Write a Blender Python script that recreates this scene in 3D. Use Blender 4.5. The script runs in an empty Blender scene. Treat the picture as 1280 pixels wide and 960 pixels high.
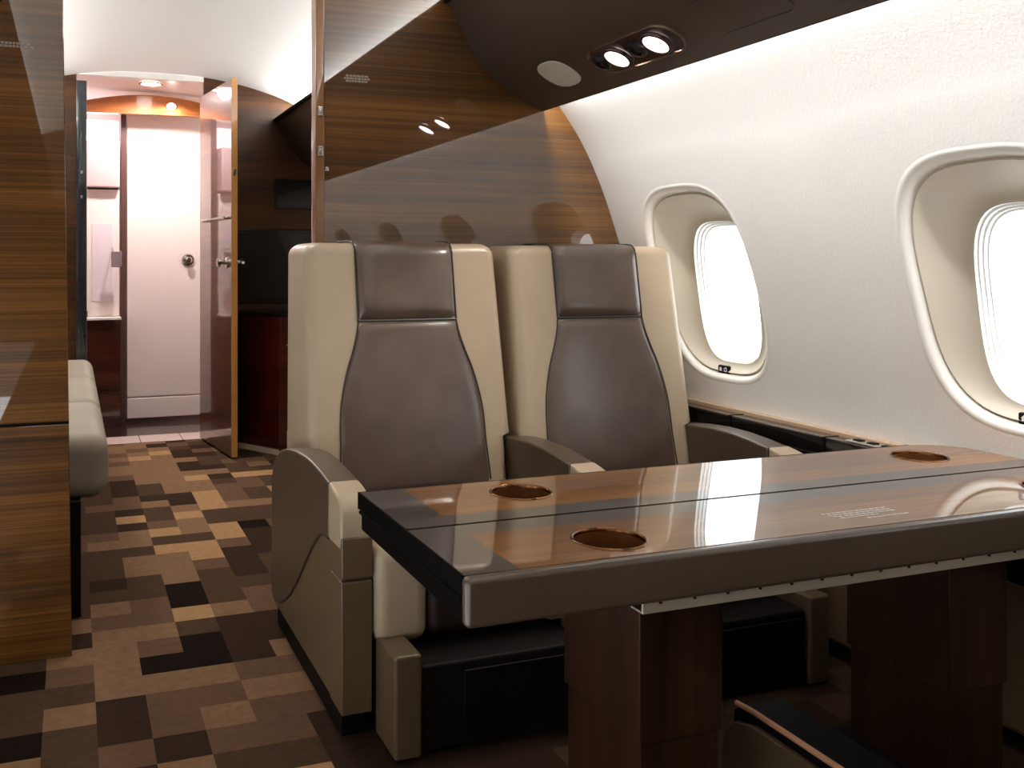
import bpy, bmesh, math, random
from mathutils import Vector, Matrix
random.seed(7)
sc = bpy.context.scene
col = sc.collection
PI = math.pi

# ------------------------------------------------------------------ helpers
def finish(bm, ang=35):
    bmesh.ops.recalc_face_normals(bm, faces=bm.faces)
    ca = math.radians(ang)
    for f in bm.faces: f.smooth = True
    for e in bm.edges:
        if len(e.link_faces) == 2:
            e.smooth = e.calc_face_angle(0) < ca
def origin(p):
    v = Vector((0, 0, 0))
    while p: v += p.location; p = p.parent
    return v
def obj(name, bm, m, parent=None, label=None, ang=35, fin=True):
    """link a bmesh given in world coordinates as one mesh object below parent"""
    if fin: finish(bm, ang)
    if parent: bmesh.ops.translate(bm, verts=bm.verts, vec=-origin(parent))
    me = bpy.data.meshes.new(name); bm.to_mesh(me); bm.free()
    for k in (m if isinstance(m, (list, tuple)) else [m]): me.materials.append(k)
    o = bpy.data.objects.new(name, me); col.objects.link(o)
    if parent: o.parent = parent
    if label: o['label'] = label
    wn = o.modifiers.new('wn', 'WEIGHTED_NORMAL'); wn.keep_sharp = True
    return o
def tag(o, label, cat, group=None):
    o['label'] = label; o['category'] = cat
    if group: o['group'] = group
    return o
def struct(o):
    o['kind'] = 'structure'; return o
def empty(name, loc):
    o = bpy.data.objects.new(name, None); col.objects.link(o); o.location = loc
    o.empty_display_size = .05
    return o
def kids(o): return [c for c in bpy.data.objects if c.parent == o]
def copy_tree(o, parent=None):
    c = o.copy(); col.objects.link(c)
    if parent: c.parent = parent
    for ch in kids(o): copy_tree(ch, c)
    return c
def B(): return bmesh.new()
def rbox(bm, x0, x1, y0, y1, z0, z1, r=0, seg=3, M=None):
    t = bmesh.new()
    bmesh.ops.create_cube(t, size=1)
    for v in t.verts:
        v.co = Vector(((x0 + x1) / 2 + v.co.x * (x1 - x0), (y0 + y1) / 2 + v.co.y * (y1 - y0), (z0 + z1) / 2 + v.co.z * (z1 - z0)))
    if r: bmesh.ops.bevel(t, geom=t.edges[:], offset=r, segments=seg, profile=.5, affect='EDGES')
    if M: bmesh.ops.transform(t, matrix=M, verts=t.verts)
    merge(bm, t); return bm
def merge(bm, t):
    me = bpy.data.meshes.new('tmp'); t.to_mesh(me); t.free(); bm.from_mesh(me); bpy.data.meshes.remove(me)
def prism(bm, poly, axis, a0, a1, r=0, seg=2):
    """extrude a 2D polygon along an axis; poly = (y,z) for x, (x,z) for y, (x,y) for z"""
    t = bmesh.new()
    def P(p, a): return {'x': (a, p[0], p[1]), 'y': (p[0], a, p[1]), 'z': (p[0], p[1], a)}[axis]
    A = [t.verts.new(P(p, a0)) for p in poly]; C = [t.verts.new(P(p, a1)) for p in poly]
    n = len(poly)
    fa = t.faces.new(A); fc = t.faces.new(C)
    for i in range(n): t.faces.new((A[i], A[(i + 1) % n], C[(i + 1) % n], C[i]))
    bmesh.ops.recalc_face_normals(t, faces=t.faces)
    if r:
        es = list(set(list(fa.edges) + list(fc.edges)))
        bmesh.ops.bevel(t, geom=es, offset=r, segments=seg, profile=.5, affect='EDGES')
    merge(bm, t); return bm
def tube(bm, pts, r, n=8, closed=False):
    pts = [Vector(p) for p in pts]; rings = []
    m = len(pts)
    for i, p in enumerate(pts):
        if closed: d = pts[(i + 1) % m] - pts[i - 1]
        else: d = pts[min(i + 1, m - 1)] - pts[max(i - 1, 0)]
        d.normalize()
        up = Vector((0, 0, 1)) if abs(d.z) < .9 else Vector((0, 1, 0))
        a = d.cross(up).normalized(); b = d.cross(a)
        rings.append([bm.verts.new(p + r * (math.cos(2 * PI * k / n) * a + math.sin(2 * PI * k / n) * b)) for k in range(n)])
    rng = range(m if closed else m - 1)
    for i in rng:
        A, C = rings[i], rings[(i + 1) % m]
        for k in range(n): bm.faces.new((A[k], A[(k + 1) % n], C[(k + 1) % n], C[k]))
    if not closed:
        bm.faces.new(rings[0]); bm.faces.new(rings[-1])
    return bm
def loft(bm, rings, closed=True, cap0=False, cap1=False):
    R = [[bm.verts.new(p) for p in r] for r in rings]
    n = len(R[0])
    for A, C in zip(R, R[1:]):
        for k in range(n if closed else n - 1): bm.faces.new((A[k], A[(k + 1) % n], C[(k + 1) % n], C[k]))
    if cap0: bm.faces.new(R[0])
    if cap1: bm.faces.new(R[-1])
    return bm
def interp(tab, x):
    if x <= tab[0][0]: return tab[0][1]
    if x >= tab[-1][0]: return tab[-1][1]
    for i in range(len(tab) - 1):
        if tab[i][0] <= x <= tab[i + 1][0]:
            x0, y0 = tab[i]; x1, y1 = tab[i + 1]
            p0 = tab[i - 1] if i else tab[0]; p3 = tab[i + 2] if i + 2 < len(tab) else tab[-1]
            h = x1 - x0; t = (x - x0) / h
            m0 = (y1 - p0[1]) / (x1 - p0[0]) * h; m1 = (p3[1] - y0) / (p3[0] - x0) * h
            return (2*t**3 - 3*t*t + 1)*y0 + (t**3 - 2*t*t + t)*m0 + (-2*t**3 + 3*t*t)*y1 + (t**3 - t*t)*m1
def sup(a, b, n, N=72):
    out = []
    for k in range(N):
        t = 2 * PI * (k + .5) / N
        c, s = math.cos(t), math.sin(t)
        q = (abs(c) ** n + abs(s) ** n) ** (-1 / n)
        out.append((a * q * c, b * q * s))
    return out

# ------------------------------------------------------------------ materials
def mat(name, color, rough=.5, metal=0, coat=0, coat_rough=.03, bump=None, ior=1.5, emit=None, estr=0, sheen=0, var=None, coat_ior=1.5, spec=.5):
    m = bpy.data.materials.new(name); m.use_nodes = True
    nt = m.node_tree; p = nt.nodes['Principled BSDF']
    def lin(c): return tuple((v / 12.92 if v <= .04045 else ((v + .055) / 1.055) ** 2.4) for v in c)
    c = lin([v / 255 for v in color]) + (1,)
    p.inputs['Base Color'].default_value = c
    p.inputs['Roughness'].default_value = rough; p.inputs['Metallic'].default_value = metal
    p.inputs['IOR'].default_value = ior; p.inputs['Specular IOR Level'].default_value = spec
    p.inputs['Coat Weight'].default_value = coat; p.inputs['Coat Roughness'].default_value = coat_rough; p.inputs['Coat IOR'].default_value = coat_ior
    if emit: p.inputs['Emission Color'].default_value = lin([v / 255 for v in emit]) + (1,); p.inputs['Emission Strength'].default_value = estr
    if sheen: p.inputs['Sheen Weight'].default_value = sheen
    if bump or var:
        tc = nt.nodes.new('ShaderNodeTexCoord')
    if bump:
        sca, st, dist = bump
        n = nt.nodes.new('ShaderNodeTexNoise'); n.inputs['Scale'].default_value = sca; n.inputs['Detail'].default_value = 4
        nt.links.new(tc.outputs['Object'], n.inputs['Vector'])
        b = nt.nodes.new('ShaderNodeBump'); b.inputs['Strength'].default_value = st; b.inputs['Distance'].default_value = dist
        nt.links.new(n.outputs['Fac'], b.inputs['Height']); nt.links.new(b.outputs['Normal'], p.inputs['Normal'])
    if var:
        sca, amt = var
        n = nt.nodes.new('ShaderNodeTexNoise'); n.inputs['Scale'].default_value = sca; n.inputs['Detail'].default_value = 5
        nt.links.new(tc.outputs['Object'], n.inputs['Vector'])
        r = nt.nodes.new('ShaderNodeValToRGB')
        r.color_ramp.elements[0].position = .3; r.color_ramp.elements[1].position = .7
        r.color_ramp.elements[0].color = tuple(v * (1 - amt) for v in c[:3]) + (1,)
        r.color_ramp.elements[1].color = tuple(min(1, v * (1 + amt)) for v in c[:3]) + (1,)
        nt.links.new(n.outputs['Fac'], r.inputs['Fac']); nt.links.new(r.outputs['Color'], p.inputs['Base Color'])
    return m
def veneer(name, cols, scale=(1.2, 1.2, 45), coat=1, rough=.35, coat_ior=1.75, coat_rough=.015, bands=(.3, .3, 7)):
    """quarter-cut veneer: long straight grain streaks under lacquer"""
    m = bpy.data.materials.new(name); m.use_nodes = True
    nt = m.node_tree; p = nt.nodes['Principled BSDF']; L = nt.links.new
    tc = nt.nodes.new('ShaderNodeTexCoord')
    def noise(sc_, detail, rough_=.6):
        mp = nt.nodes.new('ShaderNodeMapping'); mp.inputs['Scale'].default_value = sc_
        L(tc.outputs['Object'], mp.inputs['Vector'])
        n = nt.nodes.new('ShaderNodeTexNoise'); n.inputs['Scale'].default_value = 1; n.inputs['Detail'].default_value = detail
        n.inputs['Roughness'].default_value = rough_
        L(mp.outputs['Vector'], n.inputs['Vector']); return n
    a = noise(scale, 4); b = noise(tuple(v * 4 for v in scale[:3]), 3, .7); d = noise(bands, 2)
    mx = nt.nodes.new('ShaderNodeMath'); mx.operation = 'MULTIPLY_ADD'; mx.inputs[1].default_value = .45
    L(b.outputs['Fac'], mx.inputs[0])
    m2 = nt.nodes.new('ShaderNodeMath'); m2.operation = 'MULTIPLY'; m2.inputs[1].default_value = .55
    L(a.outputs['Fac'], m2.inputs[0]); L(m2.outputs[0], mx.inputs[2])
    m3 = nt.nodes.new('ShaderNodeMath'); m3.operation = 'MULTIPLY_ADD'; m3.inputs[1].default_value = .7; m3.inputs[2].default_value = -.35
    L(d.outputs['Fac'], m3.inputs[0])
    ad = nt.nodes.new('ShaderNodeMath'); ad.operation = 'ADD'; L(mx.outputs[0], ad.inputs[0]); L(m3.outputs[0], ad.inputs[1])
    r = nt.nodes.new('ShaderNodeValToRGB'); e = r.color_ramp.elements
    def lin(c): return tuple(((v / 255) / 12.92 if v / 255 <= .04045 else ((v / 255 + .055) / 1.055) ** 2.4) for v in c) + (1,)
    e[0].position = .28; e[0].color = lin(cols[0]); e[1].position = .72; e[1].color = lin(cols[2])
    k = e.new(.5); k.color = lin(cols[1])
    L(ad.outputs[0], r.inputs['Fac']); L(r.outputs['Color'], p.inputs['Base Color'])
    p.inputs['Roughness'].default_value = rough; p.inputs['Coat Weight'].default_value = coat
    p.inputs['Coat Roughness'].default_value = coat_rough; p.inputs['Coat IOR'].default_value = coat_ior
    p.inputs['Specular IOR Level'].default_value = .2
    return m
WOOD = veneer('walnut_veneer', [(50, 29, 8), (86, 53, 15), (118, 77, 29)], scale=(.35, .35, 75), bands=(.15, .15, 9))
WOODH = WOOD
WOODT = veneer('table_veneer', [(84, 48, 10), (122, 74, 20), (150, 96, 34)], scale=(.6, 60, .6), bands=(.3, 7, .3), coat_ior=1.85, coat_rough=.01)
WOODD = veneer('pedestal_veneer', [(34, 20, 12), (50, 31, 18), (62, 40, 24)], scale=(30, 30, 1.5), bands=(6, 6, .3), coat=.4, coat_rough=.15)
WOODF = veneer('walnut_veneer_satin', [(40, 22, 8), (66, 38, 14), (88, 54, 24)], scale=(.35, .35, 60), coat=.12, coat_rough=.3)
REDW = veneer('mahogany_veneer', [(40, 10, 8), (60, 16, 10), (80, 24, 14)], scale=(1, 1, 30))
ORANGE = veneer('light_veneer', [(150, 84, 40), (176, 104, 54), (196, 124, 70)], scale=(1, 1, 30), coat_ior=1.4)
CREAM = mat('cream_leather', (172, 153, 128), .38, coat=.2, coat_rough=.28, bump=(180, .12, .002), var=(6, .04))
TAUPE = mat('taupe_leather', (88, 72, 62), .3, coat=.45, coat_rough=.22, bump=(150, .12, .002), var=(9, .22))
ARMT = mat('armrest_taupe_leather', (76, 61, 47), .38, coat=.2, coat_rough=.25, bump=(180, .12, .002))
CREAMD = mat('console_shaded_cream', (94, 77, 55), .42, coat=.15, coat_rough=.3, bump=(180, .12, .002), var=(6, .04))  # cream leather of the seat sides, with their shade put into the colour
PIPE = mat('dark_piping', (48, 40, 36), .5)
PSUM = mat('overhead_leather', (58, 43, 31), .5, bump=(300, .1, .001))
BLACK = mat('black_plastic', (11, 9, 9), .55, spec=.15)
BLACKG = mat('black_gloss', (16, 13, 12), .2, coat=.6)
WALL = mat('wall_fabric', (240, 236, 230), .75, bump=(140, .25, .002))
LIP = mat('window_lip_cream', (242, 238, 230), .4)
REVEAL = mat('window_reveal_beige', (196, 186, 168), .5)
WHITEP = mat('white_plastic', (236, 236, 232), .35)
CEIL = mat('ceiling_white', (226, 224, 220), .6)
CHROME = mat('chrome', (190, 186, 180), .18, metal=1)
ALU = mat('brushed_aluminium', (200, 192, 178), .4, metal=.7)
COPPER = mat('bronze_ring', (122, 84, 56), .2, metal=1)
EDGEP = mat('edge_piping_highlight', (216, 160, 124), .35, coat=.5)  # lamplit highlight along the ridge put into the piping colour
CUPW = mat('cup_liner', (96, 54, 20), .3, coat=.8)
TBORDER = mat('table_border_gloss', (44, 37, 35), .35, coat=1, coat_rough=.01, coat_ior=1.9)
CUSHD = mat('cushion_shaded_leather', (44, 32, 25), .45, spec=.3, bump=(180, .12, .002))  # taupe seat leather darkened, the shadow at its front put into the colour
TEDGE = mat('table_edge_leather', (72, 58, 45), .4, coat=.4, coat_rough=.2, bump=(180, .12, .002))
TSIDE = mat('table_side_lacquer', (9, 8, 7), .5, spec=.02)
SOFAM = mat('sofa_fabric', (142, 132, 116), .7, bump=(200, .2, .002), var=(5, .05))
PINK = mat('lavatory_pale_panel', (242, 230, 224), .35, coat=.3)
MAUVE = mat('lavatory_mauve_panel', (196, 172, 172), .4, coat=.3)
TILE = mat('lavatory_tile', (214, 190, 182), .3)
GRILLE = mat('speaker_grille_beige', (176, 166, 150), .7, bump=(900, .5, .001))
SHELFT = mat('ledge_tan_trim', (190, 160, 130), .35, coat=.5)
DADO = mat('sidewall_tan', (120, 94, 70), .6)
LAMPE = mat('lamp_lens', (255, 255, 255), .3, emit=(255, 240, 226), estr=30)
LAMPP = mat('downlight_lens', (255, 255, 255), .3, emit=(255, 238, 226), estr=6)
SATIN = mat('bronze_trim', (116, 76, 36), .3, metal=.3, coat=.8)
LABELM = mat('placard_print', (214, 206, 198), .5)
LABELG = mat('placard_grey', (132, 120, 108), .5)
SHOWM = mat('white_glyph', (230, 230, 230), .5)
GLASSD = mat('dark_glass', (30, 38, 44), .08, coat=1)
def glass_mat():
    m = bpy.data.materials.new('window_glass'); m.use_nodes = True; nt = m.node_tree
    nt.nodes.remove(nt.nodes['Principled BSDF'])
    t = nt.nodes.new('ShaderNodeBsdfTransparent'); g = nt.nodes.new('ShaderNodeBsdfGlossy'); g.inputs['Roughness'].default_value = .02
    x = nt.nodes.new('ShaderNodeMixShader'); x.inputs[0].default_value = .04; nt.links.new(t.outputs[0], x.inputs[1]); nt.links.new(g.outputs[0], x.inputs[2])
    nt.links.new(x.outputs[0], nt.nodes['Material Output'].inputs['Surface']); return m
GLASS = glass_mat()
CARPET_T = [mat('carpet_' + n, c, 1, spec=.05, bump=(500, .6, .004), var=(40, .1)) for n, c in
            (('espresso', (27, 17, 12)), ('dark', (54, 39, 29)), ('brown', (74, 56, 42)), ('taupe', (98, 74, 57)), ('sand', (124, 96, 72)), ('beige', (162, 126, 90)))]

# ------------------------------------------------------------------ cabin dimensions
CX = .48                                    # cabin centre line
Y0, YB, YF = -2.6, 2.85, 5.6                # rear end, bulkhead, forward bulkhead
PROF = [(0, 1.99), (.3, 1.99), (.585, 1.985), (.85, 1.918), (1.11, 1.837), (1.312, 1.762), (1.464, 1.685), (1.582, 1.60), (1.72, 1.48)]
def XW(z): return interp(PROF, z)
CEILP = [(1.48, 1.72), (1.45, 1.86), (1.38, 1.96), (1.25, 2.035), (1.1, 2.085), (.93, 2.125), (.7, 2.155), (.48, 2.16)]
def ceil_z(x):
    x = CX + abs(x - CX)
    t = sorted(CEILP)
    return interp(t, x)
PSU = [(1.162, 1.919), (1.193, 1.888), (1.225, 1.819), (1.281, 1.735), (1.366, 1.651), (1.521, 1.570)]

# ------------------------------------------------------------------ side walls with window openings
WINY = [2.34 + .105 - 1.015 * k for k in range(5)] + [3.75, 4.765]
HW = .5075
ZL, ZH, ZC = .60, 1.40, .98
HA, HB, HN = .230, .291, 3.1
N = 72
def side_wall(name, sgn, y_lo, y_hi, wins):
    def X(z, off=0): return CX + sgn * (XW(z) - CX + off)
    zc_ = (ZL + ZH) / 2; ZS = set()
    for (a, b) in sup(HA * 1.10, HB * 1.08, HN, N):
        if abs(b) * HW / abs(a) < (ZH - ZL) / 2: ZS.add(round(zc_ + b * HW / abs(a), 6))
    ZS = [ZL] + sorted(ZS) + [ZH]
    bm = B()
    ys = sorted([y_lo, y_hi] + [w + s * HW for w in wins for s in (-1, 1)])
    def strip(ya, yb, za, zb, n):
        zs = ZS if n == 24 else [za + (zb - za) * i / n for i in range(n + 1)]
        loft(bm, [[(X(z), ya, z) for z in zs], [(X(z), yb, z) for z in zs]], closed=False)
    strip(y_lo, y_hi, 0, ZL, 10); strip(y_lo, y_hi, ZH, 1.72, 8)
    cuts = [y_lo]
    for w in sorted(wins): cuts += [w - HW, w + HW]
    cuts.append(y_hi)
    for i in range(0, len(cuts), 2):
        if cuts[i + 1] - cuts[i] > 1e-4: strip(cuts[i], cuts[i + 1], ZL, ZH, 24)
    for w in wins:
        hole = sup(HA * 1.10, HB * 1.08, HN, N)
        ring_out = []
        for (a, b) in hole:
            k = min((HW / abs(a)) if abs(a) > 1e-9 else 9e9, ((ZH - ZL) / 2 / abs(b)) if abs(b) > 1e-9 else 9e9)
            ring_out.append((a * k, b * k))
        rings = []
        for t in (0, .33, .66, 1):
            r = []
            for (a, b), (c, d) in zip(ring_out, hole):
                z = (ZL + ZH) / 2 * (1 - t) + ZC * t + b * (1 - t) + d * t
                r.append((X(z), w + a * (1 - t) + c * t, z))
            rings.append(r)
        # corner quads so the square cell is closed
        loft(bm, rings)
        zc = (ZL + ZH) / 2
        for sa in (-1, 1):
            for sb in (-1, 1):
                pts = [(a, b) for a, b in ring_out if a * sa > 0 and b * sb > 0]
                p1 = [p for p in pts if abs(abs(p[0]) - HW) < 1e-6]; p2 = [p for p in pts if abs(abs(p[1]) - .4) < 1e-6]
                if p1 and p2:
                    A = max(p1, key=lambda p: abs(p[1])); C = max(p2, key=lambda p: abs(p[0]))
                    if abs(abs(A[1]) - .4) > 1e-6:
                        vs = [bm.verts.new((X(zc + q[1]), w + q[0], zc + q[1])) for q in (A, (HW * sa, .4 * sb), C)]
                        bm.faces.new(vs)
    bmesh.ops.remove_doubles(bm, verts=bm.verts, dist=.0004)
    # outer skin so the wall has thickness (no openings are covered)
    return struct(obj(name, bm, WALL))
def window(idx, sgn, w, detailed=True, shade=False):
    def X(z, off=0): return CX + sgn * (XW(z) - CX + off)
    e = empty('window_%d' % idx, (X(ZC), w, ZC)); struct(e)
    def ring(fa, fb, off, dz=0): return [(X(ZC + dz + b * fb, off), w + a * fa, ZC + dz + b * fb) for a, b in sup(HA, HB, HN, N)]
    bm = B(); loft(bm, [ring(1.10, 1.08, 0), ring(1.08, 1.063, -.001), ring(1.055, 1.044, -.001), ring(1.03, 1.022, .003), ring(1.01, 1.006, .010), ring(.99, .99, .02), ring(.985, .986, .04)])
    obj('window_surround', bm, LIP, e, ang=80)
    # reveal bowl
    zg, ga, gb = .955, .142, .226
    def GX(z): return CX + sgn * (interp([(.6, 2.025), (1.3, 1.915)], z) - CX)
    outer = [(X(ZC + b * .965, .018), w + a * .965, ZC + b * .965) for a, b in sup(HA, HB, HN, N)]
    inner = [(GX(zg + b), w + a, zg + b) for a, b in sup(ga, gb, 3.6, N)]
    rings = []
    for i in range(9):
        t = i / 8; td = math.sin(t * PI / 2) ** .9
        rings.append([tuple([o[0] * (1 - td) + n_[0] * td, o[1] * (1 - t) + n_[1] * t, o[2] * (1 - t) + n_[2] * t]) for o, n_ in zip(outer, inner)])
    bm = B(); edge = [(X(ZC + b * .99, .03), w + a * .99, ZC + b * .99) for a, b in sup(HA, HB, HN, N)]
    loft(bm, [edge] + rings); obj('window_reveal', bm, REVEAL, e, ang=80)
    bm = B(); R = [inner]; off = 0; sca = 1
    for k in range(3):
        off += .012
        R.append([(p[0] + sgn * off, w + (p[1] - w) * sca, zg + (p[2] - zg) * sca) for p in inner])
        sca -= .022
        R.append([(p[0] + sgn * off, w + (p[1] - w) * sca, zg + (p[2] - zg) * sca) for p in inner])
    loft(bm, R); obj('window_frame', bm, WHITEP, e, ang=25)
    bm = B(); bm.faces.new([bm.verts.new((p[0] - sgn * .002, p[1], p[2])) for p in R[-1]])
    obj('window_light_blocker' if shade else 'window_pane', bm, REVEAL if shade else GLASS, e)
    # shade switch below the glass
    if detailed:
        zs = .705; xs = X(zs, .026); y_ = w + .03
        s = B(); rbox(s, xs - .006, xs + .006, y_ - .026, y_ + .026, zs - .013, zs + .013, .004, 2)
        so = obj('shade_switch', s, BLACK, e)
        g = B()
        x_ = xs - sgn * .0068
        rbox(g, x_ - .0005, x_ + .0005, y_ + .006, y_ + .016, zs - .006, zs + .001, .0004, 1)
        prism(g, [(y_ + .004, zs + .001), (y_ + .018, zs + .001), (y_ + .011, zs + .008)], 'x', x_ - .0005, x_ + .0005)
        tube(g, [(x_, y_ - .012 + .006 * math.cos(t * PI / 6), zs + .006 * math.sin(t * PI / 6)) for t in range(12)], .0014, 6, True)
        obj('switch_symbol', g, SHOWM, so, label='white switch symbol')
side_wall('wall_right', 1, Y0, YF, WINY)
side_wall('wall_left', -1, Y0, YF, WINY[:5])
for i, w in enumerate(WINY): window(i + 1, 1, w, i < 2)
for i, w in enumerate(WINY[:5]): window(i + 8, -1, w, False, i not in (1, 2))  # unseen left windows, most closed off to darken the cabin low down

# ceiling vault
bm = B()
half = [(x, interp(sorted(CEILP), x)) for x in [.48, .56, .64, .72, .80, .88, .95, 1.02, 1.1, 1.18, 1.25, 1.31, 1.36, 1.40, 1.43, 1.45, 1.467, 1.48]]
full = half[::-1] + [(2 * CX - x, z) for x, z in half[1:]]
loft(bm, [[(x, Y0, z) for x, z in full], [(x, YF, z) for x, z in full]], closed=False)
struct(obj('ceiling', bm, CEIL, ang=80))
# rear wall of the cabin behind the viewer
def cabin_outline(x_lo=None, x_hi=None, shrink=0):
    """cross-section between two x positions"""
    pr = [(XW(z) + .004, z) for z in [0, .15, .3, .45, .6, .75, .9, 1.05, 1.2, 1.3, 1.4, 1.5, 1.6, 1.72]] + [(x, z + .004) for x, z in half[::-1][1:]]
    pl = [(2 * CX - x, z) for x, z in pr[::-1]][1:]
    o = pr + pl
    res = []
    def clip(poly, xv, keep_gt):
        out = []
        for i in range(len(poly)):
            a, b = poly[i], poly[(i + 1) % len(poly)]
            ia = (a[0] >= xv) == keep_gt; ib = (b[0] >= xv) == keep_gt
            if ia: out.append(a)
            if ia != ib:
                t = (xv - a[0]) / (b[0] - a[0]); out.append((xv, a[1] + (b[1] - a[1]) * t))
        return out
    if x_lo is not None: o = clip(o, x_lo, True)
    if x_hi is not None: o = clip(o, x_hi, False)
    return o
bm = B(); prism(bm, cabin_outline(), 'y', Y0 - .05, Y0); struct(obj('wall_rear', bm, WOOD))

# ------------------------------------------------------------------ floor and carpet (squares woven in six tones)
CELL, ROWH = .1154, .1105
XG0, YG0 = .053, 2.332
OVER = {}
bm = B()
i0, i1 = math.floor((-.45 - XG0) / CELL), math.ceil((2.0 - XG0) / CELL)
j0, j1 = math.floor((Y0 - YG0) / ROWH), math.ceil((YF - YG0) / ROWH)
W6 = [1, 4, 5, 5, 4, 2]
tone = {}
for j in range(j0, j1):
    for i in range(i0, i1):
        r = random.random()
        if r < .28 and (i - 1, j) in tone: t = tone[(i - 1, j)]
        elif r < .42 and (i, j - 1) in tone: t = tone[(i, j - 1)]
        else: t = random.choices(range(6), W6)[0]
        if i > 4 and j < 12: t = min(t, 1) if random.random() < .8 else 2  # darker tones put the shade under table and seats into the carpet
        tone[(i, j)] = t
# the woven pattern seen along the aisle, row by row from the near end; columns start at -2
ROWS = {-3: '4231331', -2: '0213433', -1: '2413344', 0: '2244433', 1: '0340014', 2: '2443011', 3: '1144211', 4: '2433543', 5: '2243023',
        6: '2222022', 7: '2212421', 8: '2224431', 9: '3224451', 10: '2222553', 11: '3344225', 12: '3334545', 13: '2221342', 14: '2225252',
        15: '3221245', 16: '32334153', 17: '22231153', 18: '32212443', 19: '22212442', 20: '33214451', 21: '33334444', 22: '22444411', 23: '33444412',
        24: '33534442', 25: '22345411', 26: '33434513', 27: '33443421', 28: '22344132', 29: '33434413'}
for j, row in ROWS.items():
    for k, ch in enumerate(row):
        if (k - 2, j) in tone: tone[(k - 2, j)] = int(ch)
vd = {}
def V(i, j):
    if (i, j) not in vd:
        vd[(i, j)] = bm.verts.new((min(max(XG0 + i * CELL, -.45), 2.0), min(max(YG0 + j * ROWH, Y0), YF), 0))
    return vd[(i, j)]
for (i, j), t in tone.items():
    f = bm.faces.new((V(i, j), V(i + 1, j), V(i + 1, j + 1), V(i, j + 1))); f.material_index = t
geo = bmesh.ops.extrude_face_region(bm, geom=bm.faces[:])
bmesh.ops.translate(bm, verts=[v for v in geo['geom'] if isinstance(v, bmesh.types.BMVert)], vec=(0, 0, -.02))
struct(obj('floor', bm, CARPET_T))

# ------------------------------------------------------------------ bulkheads
bm = B(); prism(bm, cabin_outline(.752), 'y', YB, YB + .03); struct(obj('wall_bulkhead_right', bm, WOOD))
post = empty('trim_1', (.735, YB, 0)); struct(post)
bm = B(); rbox(bm, .722, .751, YB - .012, YB + .045, 0, 2.155, .004); obj('door_post', bm, SATIN, post)
for z in (1.525, 1.40):
    bm = B(); rbox(bm, .728, .745, YB - .022, YB - .008, z - .016, z + .016, .003)
    rbox(bm, .731, .740, YB - .028, YB - .018, z - .006, z + .006, .002); obj('strike_plate', bm, CHROME, post)
bm = B(); rbox(bm, .752, .766, YB - .014, YB, 1.337, 1.352, .004); obj('door_stop', bm, CHROME, post)
# left closet bulkhead: two stacked panels with a shadow gap
def lp(z0, z1, dy=0):
    o = [(x, z) for x, z in cabin_outline(None, 0)]
    xr = lambda z: -.024 * z / 1.9
    pts = []
    for z in [z0 + (z1 - z0) * k / 10 for k in range(11)]: pts.append((2 * CX - XW(z) + .002 if z < 1.72 else CX - .7 + (z - 1.72) * .28 / .27, z))
    return pts + [(xr(z1), z1), (xr(z0), z0)]
bm = B(); prism(bm, lp(.626, 1.98), 'y', 2.632, 2.80, .002, 1); struct(obj('wall_bulkhead_left', bm, WOOD))
bm = B(); prism(bm, lp(0, .619), 'y', 2.626, 2.80, .002, 1); struct(obj('wall_bulkhead_left_lower', bm, WOOD))
bm = B(); prism(bm, lp(.615, .63), 'y', 2.64, 2.79); struct(obj('trim_2', bm, BLACK))
# forward bulkhead, right part and left strip
bm = B(); prism(bm, cabin_outline(.74), 'y', YF, YF + .03); struct(obj('wall_forward_right', bm, WOODF))
bm = B(); rbox(bm, .02, .745, YF + .001, YF + .03, 2.125, 2.18); struct(obj('trim_7', bm, CEIL))
bm = B(); prism(bm, cabin_outline(None, .024), 'y', YF, YF + .03); struct(obj('wall_forward_left', bm, WOODF))
bm = B(); rbox(bm, .022, .080, YF - .03, YF + .04, 0, 2.085, .006)
rbox(bm, .030, .050, YF - .036, YF - .028, .1, 2.0, .003)
struct(obj('trim_3', bm, GLASSD))
# hinge screws on the dark jamb
bm = B()
for z in (1.42, 1.56): rbox(bm, .046, .058, YF - .042, YF - .034, z - .01, z + .01, .003)
struct(obj('trim_4', bm, CHROME))

# ------------------------------------------------------------------ lavatory beyond the doorway
LY = 6.3
bm = B(); rbox(bm, -.45, 1.3, YF + .03, LY + .3, -.03, 0)
struct(obj('floor_lavatory', bm, mat('lavatory_floor_dark', (46, 20, 16), .25, coat=.5)))
bm = B()
for k in range(4): rbox(bm, -.10 + k * .24, .136 + k * .24, YF + .0, YF + .2, .001, .006, .002, 1)
struct(obj('trim_5', bm, TILE))
bm = B(); loft(bm, [[(x, YF, 2.12 + .03 * (1 - ((x - .42) / .6) ** 2)) for x in [-.2 + .1 * k for k in range(13)]], [(x, LY + .3, 2.10 + .03 * (1 - ((x - .42) / .6) ** 2)) for x in [-.2 + .1 * k for k in range(13)]]], closed=False)
struct(obj('ceiling_lavatory', bm, PINK, ang=80))
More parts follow.
